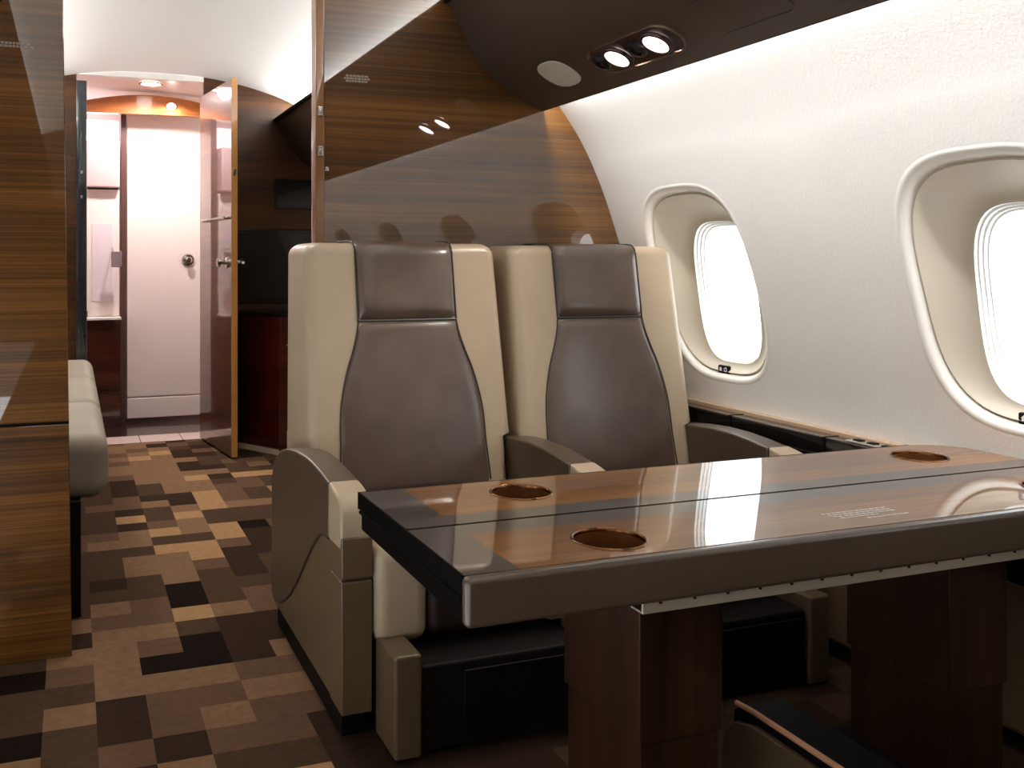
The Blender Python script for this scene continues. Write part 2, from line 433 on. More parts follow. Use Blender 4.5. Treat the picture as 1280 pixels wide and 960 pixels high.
# header above the inner door: straight bottom, arched top
arch = [(-.1, 1.985)] + [(-.1 + 1.2 * k / 16, 2.0 + .115 * math.sin(PI * min(1, max(0, (k + .5) / 16.5)))) for k in range(17)] + [(1.1, 2.0)]
bm = B(); prism(bm, arch, 'y', 6.1, 6.16); struct(obj('trim_6', bm, ORANGE))
bm = B(); rbox(bm, -.14, -.10, YF + .04, LY + .3, 0, 2.14); struct(obj('wall_lavatory_left', bm, MAUVE))
bm = B(); rbox(bm, 1.12, 1.16, YF + .04, LY + .3, 0, 2.14); struct(obj('wall_lavatory_right', bm, PINK))
bm = B(); rbox(bm, -.14, 1.16, LY + .26, LY + .3, 0, 2.14); struct(obj('wall_lavatory_forward', bm, PINK))
d2 = empty('door_2', (.56, LY, 0)); struct(d2)
bm = B(); rbox(bm, .338, .90, LY, LY + .035, .17, 2.02, .004); obj('door_panel', bm, PINK, d2)
bm = B(); rbox(bm, .338, .90, LY - .004, LY + .035, .03, .162, .004); obj('kick_panel', bm, PINK, d2)
bm = B(); rbox(bm, .30, .334, LY - .01, LY + .04, 0, 2.05, .003); obj('door_jamb', bm, mat('jamb_brown', (86, 60, 54), .3), d2)
bm = B()
loft(bm, [[(.729 + r * math.cos(2 * PI * k / 24), y, 1.066 + r * math.sin(2 * PI * k / 24)) for k in range(24)] for r, y in ((.04, LY), (.042, LY - .006), (.036, LY - .012), (.02, LY - .014), (.016, LY - .03), (.022, LY - .036), (.022, LY - .046), (.012, LY - .052))], cap1=True)
obj('door_knob', bm, CHROME, d2)
# vanity left of the inner door
van = empty('lavatory_vanity', (.1, LY - .08, 0)); tag(van, 'lavatory vanity unit with pale mirror cabinet above dark brown cupboard, left of white inner door', 'vanity unit')
bm = B(); rbox(bm, -.098, .296, 6.2, 6.55, 0, .68, .004); obj('lower_cupboard', bm, REDW, van)
bm = B(); rbox(bm, -.098, .298, 6.18, 6.55, .682, .70, .004); obj('countertop', bm, WHITEP, van)
bm = B(); rbox(bm, -.098, .290, 6.28, 6.55, .702, 1.52, .004); obj('mirror_cabinet', bm, PINK, van)
bm = B(); rbox(bm, -.098, .290, 6.22, 6.55, 1.53, 1.83, .01); obj('upper_cupboard', bm, MAUVE, van)
bm = B(); rbox(bm, .12, .25, 6.277, 6.281, .80, 1.30, .002); obj('mirror', bm, mat('mirror_pale_reflection', (236, 226, 232), .25, coat=1), van)  # pale reflected light put into the mirror's colour
bm = B(); rbox(bm, -.098, .285, 6.30, 6.40, 1.835, 1.97, .004); obj('light_box', bm, mat('vanity_light', (255, 255, 255), .4, emit=(255, 244, 250), estr=2.2), van, label='glowing light box')
bm = B(); rbox(bm, .07, .094, 6.24, 6.282, .703, .74, .004); rbox(bm, .07, .094, 6.20, 6.25, .73, .74, .003); obj('tap', bm, BLACK, van)
bm = B(); rbox(bm, .235, .30, 6.16, 6.176, 1.02, 1.12, .004)
tube(bm, [(.245, 6.168, 1.12), (.245, 6.19, 1.14), (.245, 6.27, 1.14)], .003); tag(obj('towel_holder', bm, mat('towel_grey', (128, 116, 118), .6)), 'small grey square holder in front of mirror cabinet', 'towel holder')
def downlight(name, x, y, z, r, label, n=(0, 0, -1)):
    e = empty(name, (x, y, z)); tag(e, label, 'ceiling light', 'added cabin ceiling downlights' if 'cabin' in label else None)
    b = B(); loft(b, [[(x + q * math.cos(2 * PI * k / 24), y + q * math.sin(2 * PI * k / 24), zz) for k in range(24)] for q, zz in ((r * 1.2, z), (r * 1.18, z - .004), (r, z - .005), (r, z - .001))]); obj('bezel', b, CHROME, e)
    b = B(); loft(b, [[(x + q * math.cos(2 * PI * k / 24), y + q * math.sin(2 * PI * k / 24), z - .003) for k in range(24)] for q in (r, r * .5)], cap1=True); obj('lens', b, LAMPP, e)
downlight('downlight', .455, 5.86, 2.143, .06, 'round recessed downlight in pale ceiling in front of orange wood arch')
e = empty('downlight', (.6, 6.1, 2.05)); tag(e, 'small round downlight set into the orange wood arch above the inner door', 'ceiling light')
bm = B(); loft(bm, [[(.6 + q * math.cos(2 * PI * k / 24), yy, 2.05 + q * .75 * math.sin(2 * PI * k / 24)) for k in range(24)] for q, yy in ((.036, 6.1), (.034, 6.094), (.028, 6.094))]); obj('bezel', bm, CHROME, e)
bm = B(); loft(bm, [[(.6 + q * math.cos(2 * PI * k / 24), 6.095, 2.05 + q * .75 * math.sin(2 * PI * k / 24)) for k in range(24)] for q in (.028, .01)], cap1=True); obj('lens', bm, LAMPP, e)

# open door standing into the cabin
hx, hy, fx, fy = .715, 5.585, .800, 4.95
dd = Vector((fx - hx, fy - hy, 0)); DL = dd.length; ang = math.atan2(dd.y, dd.x)
MD = Matrix.Translation((hx, hy, 0)) @ Matrix.Rotation(ang, 4, 'Z')
d1 = empty('door_1', (hx, hy, 0)); struct(d1)
DOORW = veneer('door_veneer', [(62, 28, 14), (88, 42, 20), (110, 56, 28)], scale=(1, 1, 30), coat_ior=2.0, coat_rough=.02)
bm = B(); rbox(bm, 0, DL - .006, 0, .032, .012, 2.03, .003, 2, MD); obj('door_panel', bm, DOORW, d1)
bm = B(); rbox(bm, DL - .006, DL, -.001, .033, .012, 2.035, .002, 2, MD); obj('door_edging', bm, mat('edging_gold', (176, 122, 60), .3, coat=.6), d1)
bm = B()
for s in (-1, 1):
    yb = 0 if s < 0 else .032
    loft(bm, [[MD @ Vector((DL - .075 + r * math.cos(2 * PI * k / 20), yb + s * q, 1.05 + r * math.sin(2 * PI * k / 20))) for k in range(20)] for r, q in ((.03, 0), (.03, .008), (.012, .012), (.012, .035), (.024, .042), (.022, .056), (.01, .06))], cap1=True)
obj('door_knob', bm, CHROME, d1)
bm = B(); rbox(bm, DL - .004, DL + .004, .008, .024, 1.51, 1.55, .003, 2, MD); obj('latch', bm, CHROME, d1)
bm = B(); tube(bm, [MD @ Vector((DL * t, -.03, 1.29)) for t in (.25, .95)], .006); 
for t in (.27, .93): tube(bm, [MD @ Vector((DL * t, -.03, 1.29)), MD @ Vector((DL * t, 0, 1.29))], .008)
obj('towel_rail', bm, CHROME, d1)

# galley cabinet, and black panels for dark reflections in the wood, right of the open door
gc = empty('galley_cabinet', (1.3, 5.3, 0)); tag(gc, 'dark reddish brown wooden cabinet beyond the open door against forward bulkhead', 'cabinet')
foot = [(.90, 5.27), (1.065, 5.0), (1.84, 5.0), (1.84, 5.598), (.90, 5.598)]
bm = B(); prism(bm, foot, 'z', .03, .75, .004); obj('carcass', bm, REDW, gc)
bm = B(); prism(bm, [(x * .998 + .003, y - .006 if y < 5.5 else y) for x, y in foot], 'z', .752, .772, .003); obj('worktop', bm, BLACKG, gc)
bm = B(); prism(bm, [(.888, 5.262), (1.056, 4.985), (1.066, 4.991), (.898, 5.268)], 'z', .0, .028); obj('kick_strip', bm, mat('threshold_strip', (230, 205, 185), .3, metal=.3), gc)
bm = B(); tube(bm, [(1.10, 4.99, .60), (1.10, 4.965, .60), (1.20, 4.965, .585), (1.20, 4.99, .585)], .007); obj('handle', bm, CHROME, gc)
bm = B(); rbox(bm, 1.165, 1.60, YF - .03, YF - .001, 1.375, 1.555, .004)
rbox(bm, 1.175, 1.59, YF - .033, YF - .028, 1.385, 1.545, .002)
tag(obj('bulkhead_dark_reflection', bm, BLACKG), 'wide black panel for a dark reflection in the wood bulkhead beyond the open door', 'screen')
bm = B(); rbox(bm, .90, 1.60, YF - .02, YF - .001, .80, 1.25, .004)
rbox(bm, .92, 1.58, YF - .024, YF - .018, .82, 1.23, .002)
tag(obj('lower_dark_reflection', bm, BLACKG), 'black panel for a dark reflection in the bulkhead above the dark red cabinet', 'panel')

# ------------------------------------------------------------------ overhead panels (passenger service units)
def psu_curve(n=22):
    # smooth lower surface
    import itertools
    P = PSU; out = []
    for i in range(len(P) - 1):
        p0 = P[max(i - 1, 0)]; p1 = P[i]; p2 = P[i + 1]; p3 = P[min(i + 2, len(P) - 1)]
        for k in range(5):
            t = k / 5
            out.append(tuple(.5 * ((2 * p1[q]) + (-p0[q] + p2[q]) * t + (2 * p0[q] - 5 * p1[q] + 4 * p2[q] - p3[q]) * t * t + (-p0[q] + 3 * p1[q] - 3 * p2[q] + p3[q]) * t ** 3) for q in (0, 1)))
    out.append(P[-1]); return out
PC = psu_curve()
BACK = [(1.527, 1.580), (1.50, 1.62), (1.36, 1.76), (1.27, 1.88), (1.21, 1.925)]
def psu(y0, y1, sgn, label):
    f = (lambda x: x) if sgn > 0 else (lambda x: 2 * CX - x)
    e = empty('overhead_panel', (f(1.36), (y0 + y1) / 2, 1.57)); tag(e, label, 'overhead panel')
    b = B(); prism(b, [(f(x), z) for x, z in PC[1:] + BACK], 'y', y0, y1); obj('cover', b, PSUM, e, ang=40)
    b = B(); tube(b, [(f(1.168), y0, 1.918), (f(1.168), y1, 1.918)], .012, 10); obj('edge_trim', b, BLACK, e)
    b = B(); loft(b, [[(f(x), y, z) for x, z in ((1.531, 1.5705), (1.5315, 1.578), (1.525, 1.578), (1.524, 1.569))] for y in (y0, y1)]); obj('lower_lip', b, PIPE, e)
    return e
pz = psu(Y0 + .01, YB - .002, 1, 'long dark brown leather overhead panel above the windows, beside right wall')
psu(YB + .034, YF - .002, 1, 'dark brown overhead panel in the forward cabin seen past the bulkhead post')
psu(Y0 + .01, 2.61, -1, 'dark brown overhead panel above the left windows behind the viewer')
# panel joint in the overhead cover
def on_psu(s):
    """point and frame on the lower surface, s = index along PC"""
    i = int(min(max(s, 1), len(PC) - 2)); t = s - i
    a, b = Vector((PC[i][0], 0, PC[i][1])), Vector((PC[i + 1][0], 0, PC[i + 1][1]))
    p = a.lerp(b, t); d = (b - a).normalized(); n = Vector((d.z, 0, -d.x))
    if n.z > 0: n = -n
    return p, d, n
def s_at_x(x):
    for i in range(len(PC) - 1):
        if PC[i][0] <= x <= PC[i + 1][0]: return i + (x - PC[i][0]) / (PC[i + 1][0] - PC[i][0])
    return len(PC) - 1.01
def psu_pt(x, y, off=0):
    p, d, n = on_psu(s_at_x(x)); return Vector((p.x, y, p.z)) + n * off
b = B(); tube(b, [psu_pt(1.366, 1.95, .0004), psu_pt(1.366, 1.61, .0004)] + [psu_pt(x, 1.59, .0004) for x in (1.385, 1.41, 1.435, 1.455)] + [psu_pt(1.47, 1.61, .0004), psu_pt(1.47, 1.82, .0004)], .0014, 6)
obj('panel_joint', b, PIPE, pz)

# reading light unit
def oval_on_psu(cx, cy, hl, hw, n=48, p=2.0, stadium=False):
    P, d, nn = on_psu(s_at_x(cx)); C = Vector((P.x, cy, P.z)); yv = Vector((0, 1, 0))
    pts = []
    for k in range(n):
        t = 2 * PI * k / n
        if stadium:
            r = hw; L = hl - hw
            u = (L if math.cos(t) > 0 else -L) + r * math.cos(t); v = r * math.sin(t)
        else:
            c, s = math.cos(t), math.sin(t); q = (abs(c) ** p + abs(s) ** p) ** (-1 / p); u = hl * c * q; v = hw * s * q
        pts.append((u, v))
    return C, yv, d, nn, pts
RX, RY = 1.42, 2.135
C, yv, dv, nv, pts = oval_on_psu(RX, RY, .195, .058, stadium=True)
ru = empty('reading_light_unit', tuple(C)); tag(ru, 'oval dark reading light unit with two lit lamps in the overhead panel', 'reading light')
def ringp(sc_u, sc_v, off, base=pts): return [C + yv * (u - math.copysign(.147, u) + math.copysign(.147, u) if False else u) * sc_u + dv * v * sc_v + nv * off for u, v in base]
b = B(); loft(b, [ringp(1, 1, 0), ringp(.995, .99, .006), ringp(.975, .93, .006), ringp(.97, .90, .001)]); obj('bezel', b, mat('lamp_bezel', (150, 126, 110), .25, metal=.8), ru)
b = B(); loft(b, [ringp(.972, .91, .002), ringp(.5, .5, .002)], cap1=True); obj('housing', b, mat('lamp_housing', (40, 30, 34), .2, coat=1), ru)
def disc(c, r, offs, name, m, par, cap=True, label=None):
    b = B(); loft(b, [[c + (yv * math.cos(2 * PI * k / 28) + dv * math.sin(2 * PI * k / 28)) * q + nv * o for k in range(28)] for q, o in offs], cap1=cap); return obj(name, b, m, par, label)
lampc = []
for dy in (.075, -.105):
    c = C + yv * dy; lampc.append(c)
    g = disc(c, 0, ((.045, .003), (.043, .012), (.035, .013), (.034, .006)), 'lamp_ring', mat('lamp_ring', (90, 72, 74), .2, metal=.8), ru, False)
    disc(c, 0, ((.034, .0075), (.015, .009)), 'lamp_lens', LAMPE, g, label='glowing white lamp lens')
for dy in (.155, -.018):
    c = C + yv * dy
    g = disc(c, 0, ((.028, .003), (.026, .012), (.016, .014), (.015, .006), (.008, .008), (.006, .012)), 'air_nozzle', mat('nozzle_dark', (34, 28, 30), .3, metal=.5), ru)
# speaker grille
C2, _, dv2, nv2, p2 = oval_on_psu(1.405, 2.515, .078, .062, p=2.6)
b = B(); loft(b, [[C2 + yv * u * s + dv2 * v * s + nv2 * o for u, v in p2] for s, o in ((1, 0), (.985, .004), (.9, .005), (.4, .005))], cap1=True)
tag(obj('speaker_grille', b, GRILLE), 'pale beige rounded speaker grille on dark overhead panel', 'speaker grille')

# ------------------------------------------------------------------ side ledge
bl = empty('side_ledge', (1.94, 1.5, 0)); tag(bl, 'black side ledge running along the right wall below the windows', 'side ledge')
def ledge(y0, y1):
    b = B(); rbox(b, 1.915, 1.972, y0, y1, .06, .578, .006); return b
obj('body', ledge(Y0 + .01, YB - .002), BLACKG, bl)
b = B(); rbox(b, 1.965, 1.984, Y0 + .01, YB - .002, .575, .5895, .003); obj('top_trim', b, SHELFT, bl, label='tan trim strip')
b = B(); rbox(b, 1.908, 1.916, Y0 + .01, YB - .002, .525, .53, .001)
for y in (1.45, 1.62, 1.98, 2.36): rbox(b, 1.909, 1.974, y, y + .004, .40, .5795, .001)
obj('joint', b, BLACK, bl)
b = B(); rbox(b, 1.900, 1.914, Y0 + .01, YB - .002, .05, .36, .004); obj('lower_panel', b, DADO, bl, label='tan lower panel')
b = B()
rbox(b, 1.925, 1.963, 1.68, 1.92, .5785, .582, .001)
so = obj('control_plate', b, ALU, bl, label='silver control plate')
for k in range(5):
    b = B(); rbox(b, 1.935, 1.955, 1.70 + k * .045, 1.725 + k * .045, .582, .586, .002); obj('button', b, BLACK, so)

# ------------------------------------------------------------------ seats
# backrest side profile: front leans, coordinates local to a seat whose centre is x=0 and floor z=0
def front_y(z): return 2.402 + (z - .55) * .178          # y of backrest front face
def half_w(z): return .299 - (z - .55) * .018
def make_seat():
    root = empty('cabin_seat', (0, 0, 0))
    # backrest shell
    def rrect(xa, xb, ya, yb, r, z, n=6):
        out = []
        for cx_, cy_, a0 in ((xb - r, yb - r, 0), (xa + r, yb - r, 90), (xa + r, ya + r, 180), (xb - r, ya + r, 270)):
            for k in range(n + 1):
                a = math.radians(a0 + 90 * k / n); out.append((cx_ + r * math.cos(a), cy_ + r * math.sin(a), z))
        return out
    rings = []
    for z in (.34, .40, .46, .52, .553): rings.append(rrect(-half_w(.553), .277, front_y(z), 2.70, .025, z))
    for z in (.560, .62, .70, .80, .90, 1.0, 1.07): rings.append(rrect(-half_w(z), half_w(z), front_y(z), 2.70 + (z - .56) * .06, .032, z))
    for k in range(1, 7):
        a = PI / 2 * k / 6; q = .035 * (1 - math.cos(a)); z = 1.07 + .035 * math.sin(a)
        rings.append(rrect(-half_w(z) + q, half_w(z) - q, front_y(1.07) + q, 2.7306 - q, .032, z))
    b = B(); loft(b, rings, cap0=True, cap1=True)
    obj('backrest', b, CREAM, root, ang=60)
    # padded panel on the front: rows in z, columns across
    def pad(zs, wf, lift, name, m, k=8, nx=17, wrap=0, edge=.004):
        b = B(); rings = []
        nz = len(zs)
        for j, z in enumerate(zs):
            w = wf(z); row = []
            vz = abs(2 * j / (nz - 1) - 1)
            for i in range(nx):
                u = 2 * i / (nx - 1) - 1
                u2 = math.sin(u * PI / 2)
                h = (1 - abs(u2) ** k) * (1 - vz ** (k + 4)); h = max(h, 0) ** .5
                row.append((u2 * w, front_y(z) - lift * h + edge, z))
            rings.append(row)
        loft(b, rings, closed=False); obj(name, b, m, root, ang=80)
    S = [(.40, .222), (.55, .213), (.60, .212), (.65, .208), (.70, .199), (.75, .186), (.80, .168), (.85, .153), (.893, .146), (.91, .146)]
    wf = lambda z: interp(S, z)
    pad([.42 + (.888 - .42) * i / 30 for i in range(31)], wf, .012, 'backrest_panel', TAUPE)
    # piping along panel edges
    for s in (-1, 1):
        b = B(); tube(b, [(s * wf(z), front_y(z) - .0015, z) for z in [.44 + (.888 - .44) * i / 30 for i in range(31)]], .0024, 6); obj('piping', b, PIPE, root)
    # headrest pillow wraps over the top edge
    b = B(); rings = []
    path = []
    zt = 1.108
    for i in range(13): path.append((front_y(.887 + (1.07 - .887) * i / 12), .887 + (1.07 - .887) * i / 12))
    for i in range(1, 7):
        a = PI / 2 * i / 6; path.append((front_y(1.07) + .038 - .038 * math.cos(a) + .0, 1.07 + .038 * math.sin(a)))
    path.append((2.60, 1.110)); path.append((2.68, 1.110))
    n = len(path)
    for j, (y, z) in enumerate(path):
        a = path[max(j - 1, 0)]; c = path[min(j + 1, n - 1)]
        tz, ty = c[1] - a[1], c[0] - a[0]; L = math.hypot(tz, ty); ny, nz_ = -tz / L, ty / L
        row = []
        for i in range(17):
            u = math.sin((2 * i / 16 - 1) * PI / 2)
            h = (1 - abs(u) ** 8) ** .5
            if j < 3: h *= (0, .72, .93)[j]
            if j == n - 1: h = 0
            off = .022 * h - .003 if j < 16 else .006 * h - .003
            if 12 < j < 16: off = (.016 * (16 - j) / 4 + .006) * h - .003
            row.append((u * .146, y + ny * off, z + nz_ * off))
        rings.append(row)
    loft(b, rings, closed=False); hr = obj('headrest', b, TAUPE, root, ang=80)
    for s in (-1, 1):
        b = B(); tube(b, [(s * .147, y - .002, z) for y, z in path[:13]] + [(s * .147, y - .001, z + .002) for y, z in path[13:]], .0024, 6); obj('piping', b, PIPE, hr)
    b = B(); tube(b, [(x * .0146, front_y(.888) - .003, .8875) for x in range(-10, 11)], .0042, 6); obj('headrest_seam', b, PIPE, hr)  # dark seam tube below the headrest
    # cushion: centre coloured as in shadow, cream bolsters
    b = B(); rbox(b, -.268, -.143, 1.925, 2.44, .205, .425, .032, 5); obj('cushion_bolster', b, CREAM, root)
    b = B(); rbox(b, .143, .268, 1.925, 2.44, .205, .425, .032, 5); obj('cushion_bolster', b, CREAM, root)
    b = B(); rbox(b, -.144, .144, 1.93, 2.44, .21, .43, .028, 5); obj('seat_cushion', b, CUSHD, root, 'leather centre with shadow in its colour')
    # lower structure
    b = B(); rbox(b, -.262, .262, 1.96, 2.62, .05, .2, .01); obj('seat_frame', b, BLACK, root)
    b = B(); rbox(b, -.262, -.20, 1.82, 1.955, .01, .228, .008); obj('leg_rest_side', b, CREAMD, root)
    b = B(); rbox(b, .20, .262, 1.82, 1.955, .01, .228, .008); obj('leg_rest_side', b, CREAMD, root)
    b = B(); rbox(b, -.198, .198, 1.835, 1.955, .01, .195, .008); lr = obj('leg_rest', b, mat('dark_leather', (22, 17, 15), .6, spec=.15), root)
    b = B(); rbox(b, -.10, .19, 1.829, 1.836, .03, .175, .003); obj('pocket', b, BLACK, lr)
    b = B(); rbox(b, -.24, .24, 1.99, 2.60, .0, .055, .002); obj('floor_track', b, BLACK, root)
    return root
AX0, AX1 = -.343, -.270                    # armrest x range, local
def make_arm(root, dx=0):
    x0, x1 = AX0 + dx, AX1 + dx
    arm = empty('armrest', (x0, 1.95, 0)); arm.parent = root
    low = [(1.952, .065), (1.952, .50), (2.06, .50), (2.64, .46), (2.688, .40), (2.688, .065)]
    b = B(); prism(b, low, 'x', x0 + .003, x1 - .003, .003); obj('side_panel', b, CREAMD, arm)
    topc = [(2.052, .548), (2.12, .556), (2.2, .562), (2.285, .563), (2.37, .558), (2.45, .549), (2.52, .536), (2.59, .515), (2.64, .488), (2.672, .455), (2.69, .41)]
    curve = [(2.69, .09), (2.66, .082), (2.62, .083), (2.58, .092), (2.51, .122), (2.44, .162), (2.37, .215), (2.30, .275), (2.24, .328), (2.19, .368), (2.14, .402), (2.10, .418), (2.052, .420)]
    b = B(); prism(b, topc + curve, 'x', x0, x1, .006, 3); obj('arm_pad', b, ARMT, arm)
    for xx in (x0 + .001, x1 - .001):
        b = B(); tube(b, [(xx, y, z) for y, z in curve], .0028, 6); obj('piping', b, PIPE, arm)
    # cream cap on the front end
    cap = [(2.048, .42), (2.048, .549), (2.02, .545), (1.985, .538), (1.958, .524), (1.946, .50), (1.944, .458), (1.95, .42)]
    b = B(); prism(b, cap, 'x', x0 - .0005, x1 + .0005, .007, 3); obj('arm_cap', b, CREAM, arm)
    b = B(); rbox(b, x0 + .001, x1 - .001, 1.941, 2.04, .359, .449, .004); obj('front_block', b, CREAMD, arm)
    b = B(); rbox(b, x0 + .001, x1 - .001, 1.943, 2.04, .062, .353, .004); obj('front_panel', b, CREAMD, arm)
    b = B(); rbox(b, x0 + .012, x1 - .01, 1.98, 2.66, .0, .064, .002); obj('plinth', b, BLACK, arm)
    return arm
seatA = make_seat(); make_arm(seatA)
seatB = copy_tree(seatA)
make_arm(seatB, .613)
tag(seatA, 'cream and taupe leather cabin seat on the aisle side, nearest the doorway', 'seat', 'cabin seats in front of the wood bulkhead')
tag(seatB, 'cream and taupe leather cabin seat beside the window, right of the other', 'seat', 'cabin seats in front of the wood bulkhead')
seatC = copy_tree(seatB); seatD = copy_tree(seatA)  # facing seats out of view, added to block light under the table
tag(seatC, 'unseen aisle seat added on the near side of the table, facing the two seats in view', 'seat')
tag(seatD, 'unseen window seat added on the near side of the table, facing the two seats in view', 'seat')
for k in (seatC, seatD):
    if 'group' in k: del k['group']
seatC.location = (.886, 2.60, 0); seatC.rotation_euler = (0, 0, PI)
seatD.location = (1.513, 2.60, 0); seatD.rotation_euler = (0, 0, PI)
seatA.location = (.894, 0, 0); seatB.location = (1.517, 0, -.004)

# ------------------------------------------------------------------ table
TX0, TX1, TY0, TYM, TY1, TZ = .508, 1.958, 1.172, 1.403, 1.660, .62
tb = empty('dining_table', (1.25, 1.41, 0)); tag(tb, 'folding cabin table with glossy wood inlay, dark border and leather front edge', 'table')
CUPS = [(.792, 1.562), (.787, 1.252), (1.770, 1.555), (1.770, 1.252)]
CR = .056
def plate(x0, x1, y0, y1, z, holes, corner=None):
    """flat plate with round holes"""
    b = B(); xs = x0
    def quad(a, c):
        if c - a > 1e-4:
            m_ = 1 if c - a < .3 else 6
            b.faces.new([b.verts.new(p) for p in ((a, y0, z), (c, y0, z), (c, y1, z), (a, y1, z))])
    for (hx_, hy_) in sorted(holes):
        h = .075
        quad(xs, hx_ - h)
        ring = [(CR * math.cos(2 * PI * (k + .5) / 48), CR * math.sin(2 * PI * (k + .5) / 48)) for k in range(48)]
        out = []
        for a, c in ring:
            kx = h / abs(a) if abs(a) > 1e-9 else 9e9
            ky = ((y1 - hy_) / c if c > 0 else (y0 - hy_) / c) if abs(c) > 1e-9 else 9e9
            k = min(kx, ky); out.append((hx_ + a * k, hy_ + c * k))
        R = [[b.verts.new((x, y, z)) for x, y in out], [b.verts.new((hx_ + a, hy_ + c, z)) for a, c in ring], [b.verts.new((hx_ + a, hy_ + c, z - .01)) for a, c in ring]]
        for A, C_ in zip(R, R[1:]):
            for k in range(48): b.faces.new((A[k], A[(k + 1) % 48], C_[(k + 1) % 48], C_[k]))
        for sx in (-1, 1):
            for yy in (y0, y1):
                sid = [v for v in R[0] if abs(v.co.x - (hx_ + sx * h)) < 1e-5]; tb_ = [v for v in R[0] if abs(v.co.y - yy) < 1e-5]
                if sid and tb_:
                    A = min(sid, key=lambda v: abs(v.co.y - yy)); D = min(tb_, key=lambda v: abs(v.co.x - (hx_ + sx * h)))
                    if A is not D: b.faces.new((A, D, b.verts.new((hx_ + sx * h, yy, z))))
        xs = hx_ + h
    if corner:
        r = corner; pts = [(xs, y0), (x1, y0)] + [(x1 - r + r * math.cos(a * PI / 16), y1 - r + r * math.sin(a * PI / 16)) for a in range(9)] + [(xs, y1)]
        b.faces.new([b.verts.new((x, y, z)) for x, y in pts])
    else: quad(xs, x1)
    for f in b.faces:
        if abs(f.normal.z) > .5 or True: pass
    return b
def leafpart(name, x0, x1, y0, y1, ztop, zbot, holes, m, par, corner=None, label=None):
    b = plate(x0, x1, y0, y1, ztop, holes, corner)
    # skirt around the outside
    if corner:
        r = corner; pts = [(x0, y0), (x1, y0)] + [(x1 - r + r * math.cos(a * PI / 16), y1 - r + r * math.sin(a * PI / 16)) for a in range(9)] + [(x0, y1)]
    else: pts = [(x0, y0), (x1, y0), (x1, y1), (x0, y1)]
    loft(b, [[(x, y, z) for x, y in pts] for z in (ztop, zbot)])
    o = obj(name, b, m, par, label, fin=True)
    return o
BX = .592
far = empty('table_leaf', (1.25, 1.53, .6)); far.parent = tb; far.location = Vector((1.25, 1.53, .6)) - tb.location
near = empty('table_leaf', (1.25, 1.29, .6)); near.parent = tb; near.location = Vector((1.25, 1.29, .6)) - tb.location
def mkborder(par, rects):
    b = B()
    for x0, x1, y0, y1 in rects: rbox(b, x0, x1, y0, y1, TZ - .0295, TZ, 0)
    return obj('border', b, TBORDER, par, 'dark glossy border')
mkborder(far, [(TX0, BX, TYM + .004, TY1), (BX, TX1, TYM + .004, 1.460)])
mkborder(near, [(TX0, BX, TY0, TYM - .004), (BX, TX1, 1.346, TYM - .004)])
leafpart('wood_inlay', BX, TX1, 1.460, TY1, TZ, TZ - .0295, [CUPS[0], CUPS[2]], WOODT, far, .10, 'glossy wood inlay')
leafpart('wood_inlay', BX, TX1, TY0, 1.346, TZ, TZ - .0295, [CUPS[1], CUPS[3]], WOODT, near, None, 'glossy wood inlay')
# back edge strip and left edge layers
b = B(); rbox(b, TX0 - .004, TX1 - .1, TY1 + .0005, TY1 + .004, .588, .6205, .001); obj('edge_strip', b, BLACK, far)
b = B(); rbox(b, TX0 - .004, TX0 - .0005, TY0, TY1 + .004, .590, .6205, .001)
rbox(b, TX0 - .004, TX1 - .03, TY0, TY1 - .02, .556, .585, .002)
rbox(b, TX0 - .006, TX0 + .01, TY0, TY1 - .01, .584, .590, .001)
obj('apron', b, TSIDE, tb)
# padded leather front rail
b = B(); rbox(b, TX0 - .006, 1.905, 1.148, 1.1715, .553, .6215, .008, 4); obj('front_rail', b, TEDGE, tb, label='taupe leather front edge')
# hinge strip with screws
b = B(); rbox(b, .785, 1.895, 1.158, 1.162, .538, .5525, .0005, 1); rbox(b, .785, 1.895, 1.158, 1.19, .536, .539, .0005, 1)
hs = obj('hinge_strip', b, ALU, tb, label='silver perforated hinge strip')
for k in range(19):
    x = .815 + k * .06
    b = B(); loft(b, [[(x + r * math.cos(2 * PI * q / 10), y, .5505 + r * .8 * math.sin(2 * PI * q / 10)) for q in range(10)] for r, y in ((.003, 1.158), (.0025, 1.1565))], cap1=True); obj('screw', b, COPPER, hs)
for i, (cx_, cy_) in enumerate(CUPS):
    par = far if i in (0, 2) else near
    c = empty('cup_holder', (0, 0, 0)); c.parent = par; c.location = Vector((cx_, cy_, .6)) - origin(par)
    def rg(r, z): return [(cx_ + r * math.cos(2 * PI * k / 48), cy_ + r * math.sin(2 * PI * k / 48), z) for k in range(48)]
    b = B(); loft(b, [rg(.0595, TZ + .0002), rg(.059, TZ + .0015), rg(.0575, TZ + .0025), rg(.0555, TZ + .002), rg(.0545, TZ), rg(.054, TZ - .005)]); obj('rim', b, COPPER, c, ang=80)
    b = B(); loft(b, [rg(.054, TZ - .004), rg(.052, .575), rg(.047, .569), rg(.02, .568)], cap1=True); obj('liner', b, CUPW, c)
# printed notice on the near leaf: rows of fine illegible print
b = B(); rr = random.Random(3)
for row in range(4):
    y = 1.252 - row * .0095; x = 1.205 + row * .004
    end = 1.335 + row * .006 if row < 3 else 1.30
    while x < end:
        w = rr.uniform(.005, .013); rbox(b, x, x + w, y - .0028, y + .0028, TZ + .0001, TZ + .0005); x += w + .0022
x = 1.262
while x < 1.345:
    w = rr.uniform(.006, .012); rbox(b, x, x + w, 1.2075, 1.2135, TZ + .0001, TZ + .0005); x += w + .002
nt_ = obj('printed_notice', b, LABELM, near, 'white lines of fine print')
